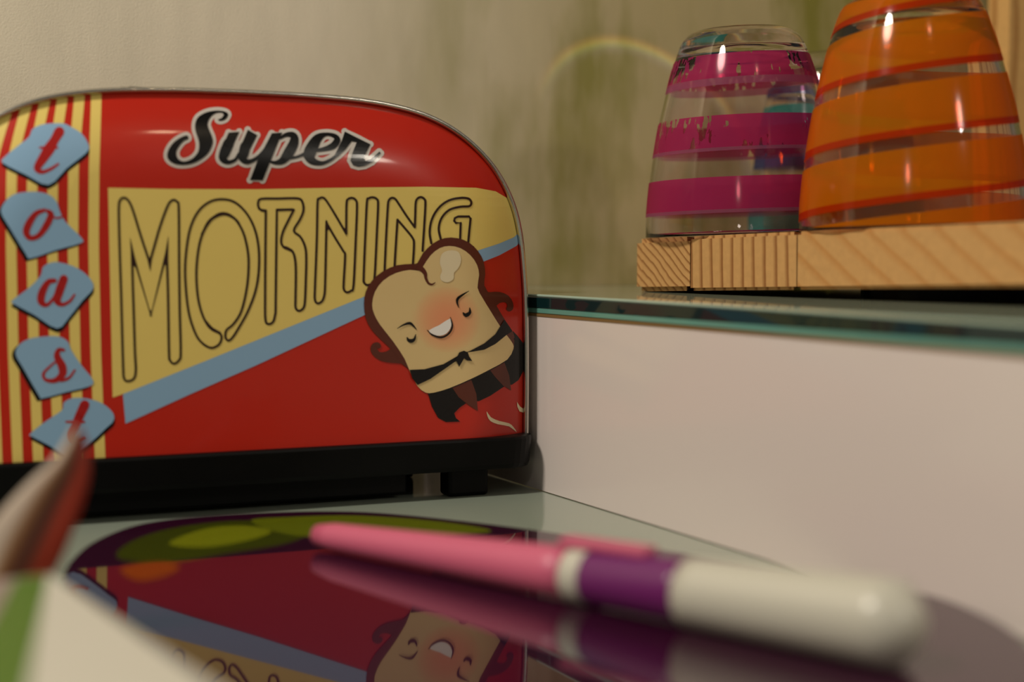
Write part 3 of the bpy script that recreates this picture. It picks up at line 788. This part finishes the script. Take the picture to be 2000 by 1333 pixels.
# ------------------------------------------------------------------ pen
a = on_z(622, 1045, TT+0.0052); e = on_z(1792, 1226, TT+0.0122)
ax = (e-a); LEN = ax.length; ax.normalize()
def fr(px):     # share of the length at picture column px
    k = (px-1000)/FPX
    return max(0, min(1, (k*a.y-a.x)/((ax.x-k*ax.y)*LEN)))
rot = ax.to_track_quat('Z', 'X')
pen = thing('pen', 'thick pink, purple and white pen lying across the dark tray', 'pen', mtx=Matrix.Translation(a) @ rot.to_matrix().to_4x4())
def prad(t): return float(np.interp(t, [0, 0.008, 0.012, 1.0], [0.0038, 0.0046, 0.0048, 0.0117]))
def seg(name, t0, t1, m, g=0.0, capr=False, caps=True):
    pr_ = []
    n_ = 14
    for k in range(n_+1):
        t = t0+(t1-t0)*k/n_; r = prad(t)+g
        if capr and k/n_ > 0.90: 
            q_ = (k/n_-0.90)/0.10; r *= math.sqrt(max(0.0, 1-q_*q_*0.75))
        pr_.append((r, t*LEN))
    if capr: pr_ += [(pr_[-1][0]*0.6, t1*LEN+0.0012)]
    bm = bmesh.new(); add_lathe(bm, [(0, t0*LEN)]+pr_+[(0, pr_[-1][1] + (0.0006 if capr else 0))], 40)
    return obj(name, bm, m, pen, smooth=True)
M_pk = mat('pink_plastic', (196, 92, 122), 0.4); M_pp = mat('purple_plastic', (104, 26, 96), 0.25); M_wp = mat('white_plastic', (190, 187, 174), 0.3)
t1, t2, t3 = fr(1125), fr(1162), fr(1352)
seg('cap', 0.0, t1, M_pk); seg('collar', t1, t2, M_wp, 0.0003); seg('grip', t2, t3, M_pp); seg('barrel', t3, 1.0, M_wp, 0.0003, True)
bm = bmesh.new()
mid = (t1+t3)/2*LEN
add_box(bm, (-0.0035, -0.0016, t1*LEN-0.004), (0.0035, 0.0016, (t2+0.62*(t3-t2))*LEN), 0.0012, 2)
cl = obj('clip', bm, M_pk, pen)
up = rot.inverted() @ Vector((0, 0, 1)); ang = math.atan2(up.y, up.x)
rr = prad((t1+t3)/2)+0.0010
cl.location = (rr*math.cos(ang), rr*math.sin(ang), 0); cl.rotation_euler = (0, 0, ang-PI/2)

# ------------------------------------------------------------------ white packet with green stripe, and the curled wrapper (near left)
TOPZ = 0.028
A0 = Vector((-0.1215, 0.402, 0)); e1 = Vector((0.523, -0.852, 0)).normalized(); e2 = Vector((-0.852, -0.523, 0)).normalized()
pk = thing('packet', 'blurred white packet with a green stripe in the near left corner', 'packet', (A0.x, A0.y, 0))
bm = bmesh.new()
cs = [A0, A0+e1*0.2, A0+e1*0.2+e2*0.11, A0+e2*0.11]
add_prism(bm, [(p.x-A0.x, p.y-A0.y) for p in cs], 0.0001, TOPZ)
bmesh.ops.bevel(bm, geom=bm.edges[:], offset=0.001, segments=2, affect='EDGES')
pb = obj('carton', bm, mat('white_card', (192, 188, 176), 0.6), pk)
def strip_on(name, a_, b_, c_, d_, m, lift):
    bm = bmesh.new(); vs = [bm.verts.new((p.x-A0.x, p.y-A0.y, TOPZ+lift)) for p in (a_, b_, c_, d_)]
    f = bm.faces.new(vs); bm.normal_update()
    if f.normal.z < 0: f.normal_flip()
    return obj(name, bm, m, pb)
g0 = A0+e1*0.002+e2*0.002
strip_on('printed_stripe', g0, A0+Vector((0.032, -0.127, 0)), A0+Vector((0.016, -0.124, 0)), A0+e2*0.010+e1*0.002, mat('green_card_print', (72, 106, 16), 0.5), 0.0001)
strip_on('printed_side', A0+e2*0.010+e1*0.002, A0+Vector((0.016, -0.124, 0)), A0+e2*0.105+e1*0.12, A0+e2*0.105+e1*0.002, mat('mauve_card_print', (140, 124, 118), 0.5), 0.0001)

M_twist = mat('wrapper_print', (90, 40, 20), 0.4)
nn, ll, bb = NT(M_twist)
tc = nn.new('ShaderNodeTexCoord'); sp3 = nn.new('ShaderNodeSeparateXYZ')
at = nn.new('ShaderNodeAttribute'); at.attribute_name = 'ink'; ll.new(at.outputs['Color'], bb.inputs['Base Color'])
bm = bmesh.new()
cl_ = catmull([(-20, 1262, 120), (5, 1170, 140), (48, 1075, 150), (98, 980, 118), (134, 915, 80), (148, 868, 44), (150, 836, 14)], n=5)
DW = 0.425; ringsw = []; cols = []
base = at_d(-10, 1262, DW)
for i, (x, y, wd) in enumerate(cl_):
    p = at_d(x, y, DW); j = min(i+1, len(cl_)-1); k0 = max(0, i-1)
    t = (at_d(cl_[j][0], cl_[j][1], DW)-at_d(cl_[k0][0], cl_[k0][1], DW)).normalized()
    side = t.cross(Vector((0, 1, 0))).normalized(); h = wd/2*DW/FPX
    rg = []
    for q_ in range(20):
        an = 2*PI*q_/20; rip = 1+0.13*math.sin(3*an+i*0.25)
        rg.append(bm.verts.new(p-base + side*(h*math.cos(an)*rip) + Vector((0, 1, 0))*(h*0.45*math.sin(an)*rip)))
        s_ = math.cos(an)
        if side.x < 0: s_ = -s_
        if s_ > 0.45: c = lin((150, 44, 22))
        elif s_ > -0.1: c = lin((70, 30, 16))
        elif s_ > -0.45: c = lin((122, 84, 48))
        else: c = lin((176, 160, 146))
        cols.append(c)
    ringsw.append(rg)
for A, B in zip(ringsw, ringsw[1:]):
    for q_ in range(20): bm.faces.new((A[q_], A[(q_+1) % 20], B[(q_+1) % 20], B[q_]))
bm.faces.new(ringsw[0][::-1]); bm.faces.new(ringsw[-1])
bmesh.ops.recalc_face_normals(bm, faces=bm.faces[:])
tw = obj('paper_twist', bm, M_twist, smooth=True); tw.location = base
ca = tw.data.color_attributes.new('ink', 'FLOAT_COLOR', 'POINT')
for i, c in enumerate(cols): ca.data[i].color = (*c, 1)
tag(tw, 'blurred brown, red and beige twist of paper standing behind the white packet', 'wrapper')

# ------------------------------------------------------------------ dispersed light arc cast on the wall
def wall_pt(px, py):
    r = ray(px, py); o0 = Vector((0, 0, EYE)); t = (W0-o0).dot(WN)/r.dot(WN); return o0+r*t
ctr = wall_pt(1258, 335); edge = wall_pt(1062, 335)
Lp = Vector((0.02, 0.48, 0.42))
RR = (edge-ctr).length*1.0/(ctr-Lp).length
sl = lamp('prism_light', 'SPOT', Lp, ctr, 4.2, (1, 1, 1), shadow_soft_size=0.0, spot_size=0.6, spot_blend=0.3)
d = sl.data; d.use_nodes = True; n = d.node_tree.nodes; l = d.node_tree.links; em = n['Emission']
tc = n.new('ShaderNodeTexCoord'); sep = n.new('ShaderNodeSeparateXYZ'); l.new(tc.outputs['Normal'], sep.inputs[0])
def M(op, a_, b_=None):
    m = n.new('ShaderNodeMath'); m.operation = op
    for i, v in enumerate((a_, b_)):
        if v is None: continue
        if isinstance(v, (int, float)): m.inputs[i].default_value = v
        else: l.new(v, m.inputs[i])
    return m.outputs[0]
zz = M('ABSOLUTE', sep.outputs[2]); X = M('DIVIDE', sep.outputs[0], zz); Y = M('DIVIDE', sep.outputs[1], zz)
r_ = M('DIVIDE', M('SQRT', M('ADD', M('MULTIPLY', X, X), M('MULTIPLY', Y, Y))), RR)
rp = n.new('ShaderNodeValToRGB'); l.new(M('MULTIPLY', r_, 0.5), rp.inputs[0]); e_ = rp.color_ramp.elements
e_[0].position = 0.0; e_[0].color = (0.05, 0.05, 0.045, 1); e_[1].position = 0.56; e_[1].color = (0, 0, 0, 1)
for p, c in ((0.44, (0.07, 0.07, 0.07, 1)), (0.465, (0.16, 0.16, 0.32, 1)), (0.485, (0.42, 0.55, 0.48, 1)), (0.50, (0.75, 0.62, 0.22, 1)), (0.515, (0.42, 0.2, 0.06, 1)), (0.535, (0, 0, 0, 1))):
    q_ = e_.new(p); q_.color = c
an = M('ARCTAN2', Y, M('MULTIPLY', X, -1.0))           # 0 = left, pi/2 = up
mk = n.new('ShaderNodeMapRange'); mk.interpolation_type = 'SMOOTHSTEP'; mk.inputs[1].default_value = 0.1; mk.inputs[2].default_value = 1.1; l.new(an, mk.inputs[0])
l.new(rp.outputs[0], em.inputs[0]); l.new(mk.outputs[0], em.inputs[1])
